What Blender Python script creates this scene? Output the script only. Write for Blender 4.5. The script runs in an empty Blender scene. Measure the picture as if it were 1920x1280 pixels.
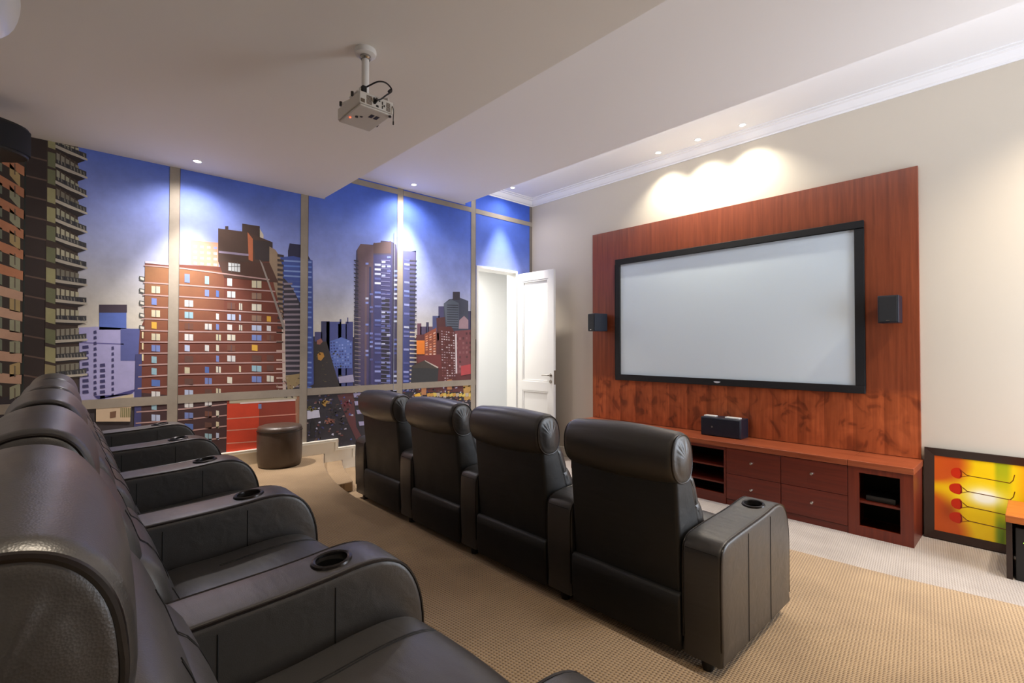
import bpy, bmesh, math, random
from mathutils import Vector, Matrix
from mathutils.bvhtree import BVHTree
R = math.radians
PI = math.pi
rnd = random.Random(7)
SC = bpy.context.scene
COL = SC.collection

# ------------------------------------------------------------------ camera
FPX, YAW, PIT, ROL, CZ = 910.15, 42.696, 0.8953, 0.0557, 1.5624
_a, _p, _r = R(YAW), R(PIT), R(ROL)
F = Vector((math.sin(_a)*math.cos(_p), math.cos(_a)*math.cos(_p), math.sin(_p)))
R0 = Vector((math.cos(_a), -math.sin(_a), 0)); U0 = R0.cross(F)
RR = R0*math.cos(_r) + U0*math.sin(_r); UU = -R0*math.sin(_r) + U0*math.cos(_r)
cam = bpy.data.cameras.new('camera'); co = bpy.data.objects.new('camera', cam); COL.objects.link(co)
m = Matrix.Identity(4)
for i in range(3):
    m[i][0] = RR[i]; m[i][1] = UU[i]; m[i][2] = -F[i]
m[0][3], m[1][3], m[2][3] = 0, 0, CZ
co.matrix_world = m
cam.sensor_width = 36; cam.sensor_fit = 'HORIZONTAL'; cam.lens = FPX/1920*36; cam.clip_start = .02
SC.camera = co

# ------------------------------------------------------------------ world and exposure
w = bpy.data.worlds.new('world'); SC.world = w; w.use_nodes = True
w.node_tree.nodes['Background'].inputs[0].default_value = (.8, .87, 1, 1)
w.node_tree.nodes['Background'].inputs[1].default_value = 1.0
SC.view_settings.view_transform = 'Standard'; SC.view_settings.look = 'None'
SC.view_settings.gamma = 1; SC.view_settings.use_curve_mapping = False
SC.view_settings.exposure = 0.12

def light(name, kind, loc, energy, color, target=None, **kw):
    l = bpy.data.lights.new(name, kind); o = bpy.data.objects.new(name, l); COL.objects.link(o)
    o.location = loc; l.energy = energy; l.color = color
    for k, v in kw.items(): setattr(l, k, v)
    if target is not None:
        o.rotation_euler = (Vector(target)-Vector(loc)).to_track_quat('-Z', 'Y').to_euler()
    return o
WARM = (1, .85, .66); NEUT = (1, .90, .78)
# daylight through the two windows behind the photographer, and the lit passage beyond the door
light('daylight_window', 'AREA', (4.45, -1.52, 1.6), 74, (.78, .87, 1), (4.2, 5, 1.4), shape='RECTANGLE', size=1.6, size_y=2.2)
light('added_strip_fill', 'AREA', (4.062, 1.9, 3.66), 15, (.88, .92, 1), (5.4, 1.9, 4.25), shape='RECTANGLE', size=.05, size_y=6.8).rotation_euler = (0, R(-114), 0)  # added strip light, not a fixture of the room; brightens the high ceiling
light('passage_light', 'AREA', (4.4, 6.3, 2.95), 60, (1, .98, .93), (4.4, 6.3, 0), shape='RECTANGLE', size=1.6, size_y=.9)
# z of the ceilings and places of the downlights (lamp, energy, cone, colour)
ZC1, ZC2, ZC3 = 3.239, 3.571, 3.90
DOWN = [((.857, 5.08, ZC1), 'left mural', 1), ((3.121, 5.155, ZC2), 'mid mural', 1), ((4.75, 5.14, ZC3), 'corner', 1),
        ((5.17, 3.04, ZC3), 'a', 2), ((5.17, 2.55, ZC3), 'b', 2), ((5.17, 2.065, ZC3), 'c', 2)]
HID = [(.55, .40, ZC1), (3.4, -1.1, ZC2), (3.55, -.25, ZC2), (4.7, -.6, ZC3)]  # unseen spots without fixtures; the first is added to brighten the upper row
HE = [125, 90, 250, 240]
for (x, y, z), n, k in DOWN:
    if k == 1:
        e = {'left mural': .85, 'mid mural': .85, 'corner': .8}[n]
        light('downlight_lamp', 'SPOT', (x, y, z-.03), (560 if n == 'corner' else 430)*e, (1, .92, .86), (x, y+.02, 0), spot_size=R(54 if n == 'corner' else 66), spot_blend=1., shadow_soft_size=.04)
        light('downlight_lamp', 'SPOT', (x, y, z-.03), (26 if n == 'corner' else 56)*e, (1, .93, .90), (x, y+.02, 0), spot_size=R(150), spot_blend=1., shadow_soft_size=.04)
    else: light('downlight_lamp', 'SPOT', (x, y, z-.03), 72, (1, .92, .76), (x+.08, y-.1, 0), spot_size=R(116), spot_blend=1., shadow_soft_size=.03)
for i, (x, y, z) in enumerate(HID):
    light('downlight_lamp', 'SPOT', (x, y, z-.03), HE[i], WARM, (x, y, 0), spot_size=R((82, 92, 92, 120)[i]), spot_blend=1., shadow_soft_size=(.14 if i == 0 else .05))

# ------------------------------------------------------------------ materials
def lin(c):
    return tuple((v/255/12.92) if v <= 10.3 else ((v/255+.055)/1.055)**2.4 for v in c)
def nt(name):
    mt = bpy.data.materials.new(name); mt.use_nodes = True
    t = mt.node_tree; b = t.nodes['Principled BSDF']; return mt, t, b
def N(t, typ, **kw):
    n = t.nodes.new(typ)
    for k, v in kw.items():
        if k in n.inputs: n.inputs[k].default_value = v
        else: setattr(n, k, v)
    return n
def ramp(t, fac, stops):
    r = t.nodes.new('ShaderNodeValToRGB'); e = r.color_ramp.elements
    while len(e) < len(stops): e.new(.5)
    for i, (p, c) in enumerate(stops): e[i].position = p; e[i].color = (*c, 1) if len(c) == 3 else c
    t.links.new(fac, r.inputs[0]); return r
def mapping(t, scale=(1, 1, 1), rot=(0, 0, 0), kind='Object'):
    tc = t.nodes.new('ShaderNodeTexCoord'); mp = t.nodes.new('ShaderNodeMapping')
    mp.inputs['Scale'].default_value = scale; mp.inputs['Rotation'].default_value = rot
    t.links.new(tc.outputs[kind], mp.inputs[0]); return mp
def bump(t, b, height, strength, dist):
    n = t.nodes.new('ShaderNodeBump'); n.inputs['Strength'].default_value = strength; n.inputs['Distance'].default_value = dist
    t.links.new(height, n.inputs['Height']); t.links.new(n.outputs[0], b.inputs['Normal']); return n
def plain(name, rgb, rough=.5, metal=0, spec=.5, noise=0, nscale=60, **kw):
    mt, t, b = nt(name); c = lin(rgb)
    b.inputs['Base Color'].default_value = (*c, 1); b.inputs['Roughness'].default_value = rough
    b.inputs['Metallic'].default_value = metal; b.inputs['Specular IOR Level'].default_value = spec
    mp = mapping(t); n = N(t, 'ShaderNodeTexNoise', Scale=nscale, Detail=4); t.links.new(mp.outputs[0], n.inputs[0])
    if noise: bump(t, b, n.outputs[0], noise, .004)
    for k, v in kw.items(): b.inputs[k].default_value = v
    return mt
def emit(name, rgb, s):
    mt, t, b = nt(name); b.inputs['Base Color'].default_value = (*lin(rgb), 1)
    b.inputs['Emission Color'].default_value = (*lin(rgb), 1); b.inputs['Emission Strength'].default_value = s; return mt

def leather(name, rgb, rough=.4, coat=0):
    mt, t, b = nt(name)
    mp = mapping(t); n = N(t, 'ShaderNodeTexVoronoi', Scale=420); t.links.new(mp.outputs[0], n.inputs[0])
    n2 = N(t, 'ShaderNodeTexNoise', Scale=5, Detail=3); t.links.new(mp.outputs[0], n2.inputs[0])
    mp3 = mapping(t, (7, 2.2, 7)); n3 = N(t, 'ShaderNodeTexNoise', Scale=2.2, Detail=2, Distortion=.6); t.links.new(mp3.outputs[0], n3.inputs[0])
    mx = N(t, 'ShaderNodeMath', operation='MULTIPLY_ADD'); t.links.new(n2.outputs[0], mx.inputs[0]); mx.inputs[1].default_value = .25; mx.inputs[2].default_value = rough-.12
    t.links.new(mx.outputs[0], b.inputs['Roughness'])
    b.inputs['Base Color'].default_value = (*lin(rgb), 1); b.inputs['Specular IOR Level'].default_value = .75
    b.inputs['Coat Weight'].default_value = coat; b.inputs['Coat Roughness'].default_value = .42
    b1 = t.nodes.new('ShaderNodeBump'); b1.inputs['Strength'].default_value = .16; b1.inputs['Distance'].default_value = .02
    t.links.new(n3.outputs[0], b1.inputs['Height'])
    b2 = t.nodes.new('ShaderNodeBump'); b2.inputs['Strength'].default_value = .25; b2.inputs['Distance'].default_value = .0008
    t.links.new(n.outputs[0], b2.inputs['Height']); t.links.new(b1.outputs[0], b2.inputs['Normal']); t.links.new(b2.outputs[0], b.inputs['Normal'])
    return mt
def wood(name, dark, light_, grain_axis='z', rough=.3, planks=False):
    mt, t, b = nt(name)
    sc = {'z': (14, 14, .7), 'y': (14, .7, 14), 'x': (.7, 14, 14)}[grain_axis]
    mp = mapping(t, sc); n = N(t, 'ShaderNodeTexNoise', Scale=2.2, Detail=8, Roughness=.62, Distortion=.35); t.links.new(mp.outputs[0], n.inputs[0])
    r = ramp(t, n.outputs[0], [(.28, lin(dark)), (.72, lin(light_))])
    out = r.outputs[0]
    if planks:      # the lower veneer leaves with their figured blotches
        mp2 = mapping(t, (1, 1, 1)); sep = t.nodes.new('ShaderNodeSeparateXYZ'); t.links.new(mp2.outputs[0], sep.inputs[0])
        mul = N(t, 'ShaderNodeMath', operation='MULTIPLY'); mul.inputs[1].default_value = 4.3; t.links.new(sep.outputs[1], mul.inputs[0])
        fl = N(t, 'ShaderNodeMath', operation='FLOOR'); t.links.new(mul.outputs[0], fl.inputs[0])
        wn = N(t, 'ShaderNodeTexWhiteNoise', noise_dimensions='1D'); t.links.new(fl.outputs[0], wn.inputs['W'])
        fr = N(t, 'ShaderNodeMath', operation='FRACT'); t.links.new(mul.outputs[0], fr.inputs[0])
        rr2 = ramp(t, fr.outputs[0], [(0, (.55, .5, .5)), (.05, (1.0, 1.0, 1.0)), (.6, (.86, .86, .86)), (1, (.7, .68, .66))])
        mp4 = mapping(t, (5, 5, 4)); nb = N(t, 'ShaderNodeTexNoise', Scale=1.3, Detail=2, Distortion=1.0); t.links.new(mp4.outputs[0], nb.inputs[0])
        rb = ramp(t, nb.outputs[0], [(.34, (1.05, .95, .8)), (.47, (2.0, 2.0, 1.6)), (.7, (2.4, 2.5, 2.1))])
        rb.color_ramp.interpolation = 'EASE'
        m1 = N(t, 'ShaderNodeMixRGB', blend_type='MULTIPLY', Fac=.85); t.links.new(rr2.outputs[0], m1.inputs[1]); t.links.new(rb.outputs[0], m1.inputs[2])
        m2 = N(t, 'ShaderNodeMixRGB', blend_type='MULTIPLY', Fac=1.0); t.links.new(out, m2.inputs[1]); t.links.new(m1.outputs[0], m2.inputs[2])
        rz = ramp(t, sep.outputs[2], [(.0, (1, 1, 1)), (.001, (0, 0, 0))])
        cmp_ = N(t, 'ShaderNodeMapRange'); cmp_.inputs[1].default_value = 1.22; cmp_.inputs[2].default_value = 1.14; t.links.new(sep.outputs[2], cmp_.inputs[0])
        m3 = N(t, 'ShaderNodeMixRGB', blend_type='MIX'); t.links.new(cmp_.outputs[0], m3.inputs[0]); t.links.new(out, m3.inputs[1]); t.links.new(m2.outputs[0], m3.inputs[2])
        out = m3.outputs[0]
    t.links.new(out, b.inputs['Base Color']); b.inputs['Roughness'].default_value = rough
    bump(t, b, n.outputs[0], .08, .002)
    return mt
def carpet(name, base, dark, s=62):
    mt, t, b = nt(name)
    mp = mapping(t, (s, s, s), (0, 0, R(38)))
    sep = t.nodes.new('ShaderNodeSeparateXYZ'); t.links.new(mp.outputs[0], sep.inputs[0])
    def sn(o, ph=0):
        a = N(t, 'ShaderNodeMath', operation='MULTIPLY'); a.inputs[1].default_value = 2*PI/1.25; t.links.new(o, a.inputs[0])
        c = N(t, 'ShaderNodeMath', operation='SINE'); t.links.new(a.outputs[0], c.inputs[0]); return c.outputs[0]
    p = N(t, 'ShaderNodeMath', operation='MULTIPLY'); t.links.new(sn(sep.outputs[0]), p.inputs[0]); t.links.new(sn(sep.outputs[1]), p.inputs[1])
    mp2 = mapping(t, (1, 1, 1)); n = N(t, 'ShaderNodeTexNoise', Scale=900, Detail=2); t.links.new(mp2.outputs[0], n.inputs[0])
    nl = N(t, 'ShaderNodeTexNoise', Scale=3.2, Detail=3); t.links.new(mp2.outputs[0], nl.inputs[0])
    r = ramp(t, p.outputs[0], [(.0, lin(base)), (.28, lin(base)), (.62, lin(dark))])
    r2 = ramp(t, n.outputs[0], [(.3, (.78, .78, .78)), (.7, (1.12, 1.12, 1.12))])
    r3 = ramp(t, nl.outputs[0], [(.35, (.88, .87, .86)), (.65, (1.06, 1.06, 1.06))])
    m1 = N(t, 'ShaderNodeMixRGB', blend_type='MULTIPLY', Fac=1.); t.links.new(r.outputs[0], m1.inputs[1]); t.links.new(r2.outputs[0], m1.inputs[2])
    m2 = N(t, 'ShaderNodeMixRGB', blend_type='MULTIPLY', Fac=1.); t.links.new(m1.outputs[0], m2.inputs[1]); t.links.new(r3.outputs[0], m2.inputs[2])
    t.links.new(m2.outputs[0], b.inputs['Base Color']); b.inputs['Roughness'].default_value = .95; b.inputs['Specular IOR Level'].default_value = .1
    b.inputs['Sheen Weight'].default_value = .3
    bump(t, b, p.outputs[0], .5, -.003)
    return mt
M = dict(
    ceil=plain('ceiling_paint', (237, 234, 228), .75, noise=.04, nscale=90), ceil_mid=plain('ceiling_pale_paint', (240, 239, 239), .7, noise=.04, nscale=90),
    ceil_white=plain('ceiling_white_paint', (240, 240, 242), .6, noise=.02),
    wall=plain('beige_wall_paint', (206, 197, 182), .8, noise=.05, nscale=120),
    white=plain('white_gloss_paint', (228, 228, 226), .3),
    trim=plain('white_trim_paint', (244, 241, 230), .35),
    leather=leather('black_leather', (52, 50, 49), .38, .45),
    leather_back=leather('shaded_back_leather', (13, 15, 16), .55),  # darker copy of the leather; shade on the chair backs is in its colour
    piping=plain('dark_brown_piping', (24, 18, 16), .3),
    stitch=plain('black_stitching', (14, 12, 12), .6),
    brown=leather('brown_leather', (70, 55, 45), .38),
    metal=plain('satin_metal', (180, 176, 170), .25, 1),
    chrome=plain('pale_chrome', (214, 218, 226), .3, .2),
    gun=plain('gunmetal', (70, 68, 68), .28, 1),
    black=plain('black_plastic', (16, 17, 19), .4),
    cup=plain('cup_liner', (8, 8, 8), .5),
    navy=plain('black_speaker_vinyl', (24, 30, 44), .38),
    grille=plain('speaker_grille_cloth', (26, 28, 33), .8, noise=.6, nscale=900),
    screen=plain('screen_fabric', (214, 228, 238), .85, spec=.1),
    velvet=plain('black_velvet_frame', (8, 9, 14), .75),
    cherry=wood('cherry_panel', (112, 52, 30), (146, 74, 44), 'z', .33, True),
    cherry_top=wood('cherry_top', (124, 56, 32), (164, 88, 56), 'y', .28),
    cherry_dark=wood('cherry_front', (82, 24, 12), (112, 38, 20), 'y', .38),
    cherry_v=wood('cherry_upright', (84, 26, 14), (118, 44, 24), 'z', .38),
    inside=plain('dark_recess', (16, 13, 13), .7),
    frame=plain('dark_walnut_frame', (44, 28, 22), .3),
    oak=wood('orange_wood', (160, 82, 30), (196, 112, 50), 'y', .35),
    proj=plain('projector_white', (214, 210, 202), .4),
    projv=plain('projector_vent', (120, 104, 86), .6),
    red=emit('red_status_light', (255, 60, 30), 8),
    green=emit('green_display', (150, 230, 60), 3),
    bulb=emit('lamp_glass', (255, 244, 220), 30),
    carpet=carpet('tan_carpet', (172, 146, 112), (112, 88, 62)),
    carpet_grey=carpet('grey_carpet', (176, 166, 158), (142, 132, 124)),
    glass=plain('window_glass', (255, 255, 255), .02, **{'Transmission Weight': 1.0}),
)
mt, t, b = nt('printed_colours')
vc = t.nodes.new('ShaderNodeVertexColor'); vc.layer_name = 'Col'; mp = mapping(t, (1, 1, 1)); n1 = N(t, 'ShaderNodeTexNoise', Scale=3.5, Detail=8, Roughness=.7); t.links.new(mp.outputs[0], n1.inputs[0])
r1 = ramp(t, n1.outputs[0], [(.3, (.84, .84, .84)), (.7, (1.12, 1.12, 1.12))])
mm = N(t, 'ShaderNodeMixRGB', blend_type='MULTIPLY', Fac=1.0); t.links.new(vc.outputs[0], mm.inputs[1]); t.links.new(r1.outputs[0], mm.inputs[2])
t.links.new(mm.outputs[0], b.inputs['Base Color'])
b.inputs['Roughness'].default_value = .8; b.inputs['Specular IOR Level'].default_value = .7; b.inputs['Sheen Weight'].default_value = .06; b.inputs['Sheen Roughness'].default_value = .7; M['print'] = mt

# ------------------------------------------------------------------ mesh helpers
class MB:
    def __init__(s): s.v = []; s.f = []; s.c = []
    def add(s, vs, fs):
        o = len(s.v); s.v += [tuple(v) for v in vs]; s.f += [tuple(i+o for i in f) for f in fs]
    def box(s, x0, x1, y0, y1, z0, z1):
        s.add([(x, y, z) for x in (x0, x1) for y in (y0, y1) for z in (z0, z1)],
              [(0, 1, 3, 2), (4, 6, 7, 5), (0, 4, 5, 1), (2, 3, 7, 6), (0, 2, 6, 4), (1, 5, 7, 3)]); return s
    def prism(s, pts, z0, z1):     # pts in x,y
        n = len(pts); s.add([(x, y, z0) for x, y in pts]+[(x, y, z1) for x, y in pts],
              [tuple(range(n-1, -1, -1)), tuple(range(n, 2*n))]+[(i, (i+1) % n, n+(i+1) % n, n+i) for i in range(n)]); return s
    def lathe(s, prof, c=(0, 0, 0), seg=40, axis='z'):
        n = len(prof); vs = []
        for i in range(seg):
            a = 2*PI*i/seg
            for r, h in prof:
                p = (r*math.cos(a), r*math.sin(a), h)
                if axis == 'x': p = (h, r*math.cos(a), r*math.sin(a))
                if axis == 'y': p = (r*math.cos(a), h, -r*math.sin(a))
                vs.append((p[0]+c[0], p[1]+c[1], p[2]+c[2]))
        fs = [(i*n+j, ((i+1) % seg)*n+j, ((i+1) % seg)*n+j+1, i*n+j+1) for i in range(seg) for j in range(n-1)]
        s.add(vs, fs); return s
    def tube(s, pts, r, seg=8, closed=False):
        pts = [Vector(p) for p in pts]; n = len(pts); vs = []; fs = []
        up = Vector((0, 0, 1)); prev = None
        for i, p in enumerate(pts):
            a = pts[i-1] if (i > 0 or closed) else p; c = pts[(i+1) % n] if (i < n-1 or closed) else p
            d = (c-a).normalized() if (c-a).length > 1e-9 else Vector((1, 0, 0))
            if prev is None:
                prev = d.orthogonal().normalized()
            u = (prev - d*prev.dot(d)).normalized(); prev = u; v = d.cross(u)
            for k in range(seg):
                t_ = 2*PI*k/seg; vs.append(p+(u*math.cos(t_)+v*math.sin(t_))*r)
        for i in range(n if closed else n-1):
            j = (i+1) % n
            for k in range(seg): fs.append((i*seg+k, i*seg+(k+1) % seg, j*seg+(k+1) % seg, j*seg+k))
        if not closed: fs += [tuple(range(seg-1, -1, -1)), tuple((n-1)*seg+k for k in range(seg))]
        s.add(vs, fs); return s
    def build(s, name, mat, parent=None, smooth=True, bevel=0, seg=3, sub=0, ang=35, split=False):
        if split:     # one object for each separate piece
            par = list(range(len(s.v)))
            def fd(i):
                while par[i] != i: par[i] = par[par[i]]; i = par[i]
                return i
            for f in s.f:
                for i in f[1:]: par[fd(i)] = fd(f[0])
            gr = {}
            for f in s.f: gr.setdefault(fd(f[0]), []).append(f)
            res_ = []
            for fs in gr.values():
                ids = sorted({i for f in fs for i in f}); mp_ = {k: q for q, k in enumerate(ids)}; p = MB(); p.v = [s.v[i] for i in ids]; p.f = [tuple(mp_[i] for i in f) for f in fs]
                res_.append(p.build(name, mat, parent, smooth, bevel, seg, sub, ang))
            return res_[0]
        me = bpy.data.meshes.new(name); me.from_pydata(s.v, [], s.f); me.materials.append(M[mat] if isinstance(mat, str) else mat)
        bm = bmesh.new(); bm.from_mesh(me); bmesh.ops.remove_doubles(bm, verts=bm.verts, dist=1e-5)
        bmesh.ops.recalc_face_normals(bm, faces=bm.faces); bm.to_mesh(me); bm.free()
        o = bpy.data.objects.new(name, me); COL.objects.link(o)
        if parent: o.parent = parent
        if bevel:
            md = o.modifiers.new('bevel', 'BEVEL'); md.width = bevel; md.segments = seg; md.limit_method = 'ANGLE'; md.angle_limit = R(30)
        if sub:
            md = o.modifiers.new('sub', 'SUBSURF'); md.levels = sub; md.render_levels = sub
        if smooth:
            for p in me.polygons: p.use_smooth = True
            if hasattr(me, 'set_sharp_from_angle'): me.set_sharp_from_angle(angle=R(ang))
        return o
def catmull(pts, k=5, closed=True):
    out = []; n = len(pts)
    for i in range(n if closed else n-1):
        p0, p1, p2, p3 = [Vector(pts[(i+j) % n] if closed else pts[min(max(i+j, 0), n-1)]) for j in (-1, 0, 1, 2)]
        for q in range(k):
            t = q/k; out.append(tuple(.5*((2*p1)+(p2-p0)*t+(2*p0-5*p1+4*p2-p3)*t*t+(3*p1-p0-3*p2+p3)*t**3)))
    if not closed: out.append(tuple(pts[-1]))
    return out
def offset(pts, d):     # inset a closed xz outline by d along its normals
    n = len(pts); ar = sum(pts[i][0]*pts[(i+1) % n][1]-pts[(i+1) % n][0]*pts[i][1] for i in range(n)); sg = 1 if ar > 0 else -1
    out = []
    for i in range(n):
        a, c = Vector(pts[i-1]), Vector(pts[(i+1) % n]); t = (c-a)
        if t.length < 1e-9: out.append(pts[i]); continue
        t.normalize(); nr = Vector((-t.y, t.x))*sg; out.append((pts[i][0]+nr.x*d, pts[i][1]+nr.y*d))
    return out
def pillow(mb, prof, y0, y1, r, n=6, capb=0.0, pleat=0.0, mid=0.0, ny=8):
    """loft an xz outline along y with rounded ends; capb bulges the end caps, pleat gathers them"""
    P = len(prof); secs = []
    for i in range(n+1):
        th = PI/2*i/n; secs.append((y0+r*(1-math.cos(th)), r*(1-math.sin(th))))
    mids = [(y0+r+(y1-y0-2*r)*k/ny, -mid*math.sin(PI*k/ny)) for k in range(1, ny)]
    left = secs; right = [(y1-(y-y0), d) for y, d in reversed(secs)]
    al = left+mids+right
    cx = sum(p[0] for p in prof)/P; cz = sum(p[1] for p in prof)/P
    vs = []; fs = []
    for y, d in al:
        for x, z in (offset(prof, d) if abs(d) > 1e-6 else prof): vs.append((x, y, z))
    S = len(al)
    for i in range(S-1):
        for k in range(P): fs.append((i*P+k, i*P+(k+1) % P, (i+1)*P+(k+1) % P, (i+1)*P+k))
    for side, idx, sgn in ((0, 0, -1), (1, S-1, 1)):     # caps as rings
        base = offset(prof, al[idx][1]); prev = idx*P; yb = al[idx][0]
        for q, fct in enumerate((.85, .65, .4, .18)):
            o = len(vs)
            for k, (x, z) in enumerate(base):
                pl = pleat*math.sin(k*2*PI/P*13+1.3*math.sin(k*.23))*(1.0, .8, .3, 0)[q]*max(0, math.sin(k*2*PI/P)) if pleat else 0
                vs.append((cx+(x-cx)*fct, yb+sgn*(capb*(1-fct*fct)+pl), cz+(z-cz)*fct))
            for k in range(P): fs.append((prev+k, prev+(k+1) % P, o+(k+1) % P, o+k))
            prev = o
        o = len(vs); vs.append((cx, yb+sgn*capb, cz))
        for k in range(P): fs.append((prev+k, prev+(k+1) % P, o))
    mb.add(vs, fs); return mb
def tag(o, label=None, cat=None, group=None, kind=None):
    if label: o['label'] = label
    if cat: o['category'] = cat
    if group: o['group'] = group
    if kind: o['kind'] = kind
    return o
def thing(name, loc, label, cat, group=None, rz=0):
    o = bpy.data.objects.new(name, None); COL.objects.link(o); o.location = loc; o.rotation_euler = (0, 0, rz); o.empty_display_size = .1
    return tag(o, label, cat, group)
def struct(o): o['kind'] = 'structure'; return o
def copy_tree(o, parent=None):
    c = o.copy(); COL.objects.link(c)
    if parent: c.parent = parent
    for ch in [x for x in COL.objects if x.parent == o]: copy_tree(ch, c)
    return c
def bake(o):     # apply modifiers without operators
    dg = bpy.context.evaluated_depsgraph_get(); me = bpy.data.meshes.new_from_object(o.evaluated_get(dg))
    old = o.data; o.modifiers.clear(); o.data = me; me.name = old.name
    return o

# ------------------------------------------------------------------ the room
YM, XS, XL, YN = 5.40, 5.41, -.42, -1.6
DX0, DX1, DZ = 4.29, 5.09, 2.75
T = .2
struct(MB().box(XL-T, XS+T, YN-T, YM+T, -.2, 0).build('floor', 'carpet_grey', smooth=False))
# raised seating tiers with a curved nosing at the mural side
def edge(x_main, x_wall, y0, n=14):     # from the near wall to the mural, flaring out
    pts = [(x_main, YN), (x_main, y0)]
    for i in range(1, n+1):
        s = i/n; pts.append((x_main+(x_wall-x_main)*s**2.1, y0+(YM-y0)*s))
    return pts
e1 = edge(1.69, 2.14, 3.3)
struct(MB().prism([(XL, YM), (XL, YN)]+e1, .2, .4).build('floor.001', 'carpet', bevel=.012, ang=50))
struct(MB().prism([(XL, YM), (XL, 4.44), (1.9, 4.44), (2.05, 4.47), (2.10, 4.62), (2.15, 4.85), (2.235, 5.12), (2.345, YM)], .2, .3).build('floor.002', 'carpet', bevel=.012, ang=50))
struct(MB().prism([(XL, YM), (XL, YN), (3.78, YN), (3.78, 0), (3.70, .6), (3.66, 1.3), (3.66, YM)], .0, .2).build('floor.003', 'carpet', bevel=.015, ang=50))
# walls
far = MB()
far.box(XL-T, DX0, YM+.006, YM+T, 0, 4.1).box(DX1, XS+T, YM+.006, YM+T, 0, 4.1).box(DX0, DX1, YM+.006, YM+T, DZ, 4.1)
struct(far.build('wall_far', 'wall', smooth=False))
struct(MB().box(XS, XS+T, YN-T, YM, 0, 4.1).build('wall_right', 'wall', smooth=False))
struct(MB().box(XL-T, XL, YN-T, YM, 0, 4.1).build('wall_left', 'wall', smooth=False))
nw = MB(); WX = [(3.6, 5.3)]; wz0, wz1 = [.4], [2.8]
nw.box(XL, WX[0][0], YN-T, YN, 0, 4.1).box(WX[0][1], XS, YN-T, YN, 0, 4.1)
for k_, (a_, b_) in enumerate(WX): nw.box(a_, b_, YN-T, YN, 0, wz0[k_]).box(a_, b_, YN-T, YN, wz1[k_], 4.1)
struct(nw.build('wall_near', 'wall', smooth=False))
for i, (a_, b_) in enumerate(WX):
    z0_, z1_ = wz0[i], wz1[i]; f = MB(); f.box(a_, b_, YN-.14, YN-.08, z0_, z0_+.06).box(a_, b_, YN-.14, YN-.08, z1_-.06, z1_)
    for xx in (a_, (a_+b_)/2-.03, b_-.06): f.box(xx, xx+.06, YN-.14, YN-.08, z0_+.06, z1_-.06)
    struct(f.build('window_%d' % (i+1), 'white', smooth=False))
# ceilings: low slab, middle slab, high strip along the screen wall
struct(MB().box(XL, 2.11, YN, YM, ZC1, 4.1).build('ceiling', 'ceil', smooth=False))
struct(MB().box(2.11, 4.045, YN, YM, ZC2, 4.1).build('ceiling.001', 'ceil_mid', smooth=False))
struct(MB().box(4.045, XS, YN, YM, ZC3, 4.1).build('ceiling.002', 'ceil_white', smooth=False))
# crown moulding of the high strip
def crown(pts_fn, name):
    prof = [(0, 0), (.012, 0), (.012, .014), (.03, .022), (.05, .045), (.062, .07), (.085, .078), (.085, .088), (.12, .09), (.12, .1), (0, .1)]
    mb = MB(); a, c = pts_fn(prof); n = len(prof)
    mb.add(a+c, [(i, (i+1) % n, n+(i+1) % n, n+i) for i in range(n)]+[tuple(range(n)), tuple(range(2*n-1, n-1, -1))]); return struct(mb.build(name, 'ceil_white', ang=20))
crown(lambda p: ([(XS-d, YM-d, 3.8+h) for d, h in p], [(XS-d, YN, 3.8+h) for d, h in p]), 'trim_1')
crown(lambda p: ([(XS-d, YM-d, 3.8+h) for d, h in p], [(4.045, YM-d, 3.8+h) for d, h in p]), 'trim_2')

# stepped skirting along the mural, following the steps
sk_in = [(XL, .40), (2.14, .40), (2.14, .30), (2.345, .30), (2.345, .20), (3.66, .20), (3.66, 0), (DX0, 0)]
def skirt(off, y0, y1, lo, name):
    h = .15
    top = [(XL, .40+off), (2.14+off, .40+off), (2.14+off, .30+off), (2.345+off, .30+off), (2.345+off, .20+off), (3.66+off, .20+off), (3.66+off, off), (DX0, off)]
    bot = [(XL, .40+lo), (2.14+lo, .40+lo), (2.14+lo, .30+lo), (2.345+lo, .30+lo), (2.345+lo, .20+lo), (3.66+lo, .20+lo), (3.66+lo, lo), (DX0, lo)]
    mb = MB()
    for i in range(len(top)-1):
        a, b2, c, d = top[i], top[i+1], bot[i+1], bot[i]
        mb.add([(a[0], y0, a[1]), (b2[0], y0, b2[1]), (c[0], y0, c[1]), (d[0], y0, d[1]), (a[0], y1, a[1]), (b2[0], y1, b2[1]), (c[0], y1, c[1]), (d[0], y1, d[1])],
               [(0, 1, 2, 3), (0, 4, 5, 1), (3, 2, 6, 7)])
    return mb
sk = skirt(.112, YM-.016, YM, 0.0, 'a'); s2 = skirt(.150, YM-.024, YM, .112, 'b'); sk.add(s2.v, s2.f)
s3 = skirt(.128, YM-.030, YM, .120, 'c'); sk.add(s3.v, s3.f); s4 = skirt(.146, YM-.030, YM, .139, 'c'); sk.add(s4.v, s4.f)
struct(sk.build('baseboard_far', 'trim', smooth=False))
struct(MB().box(XS-.018, XS, YN, .66, 0, .13).build('baseboard_right', 'trim', bevel=.004))
struct(MB().box(XS-.018, XS, 4.2, YM-.03, 0, .13).build('baseboard_right.001', 'trim', bevel=.004))

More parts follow.
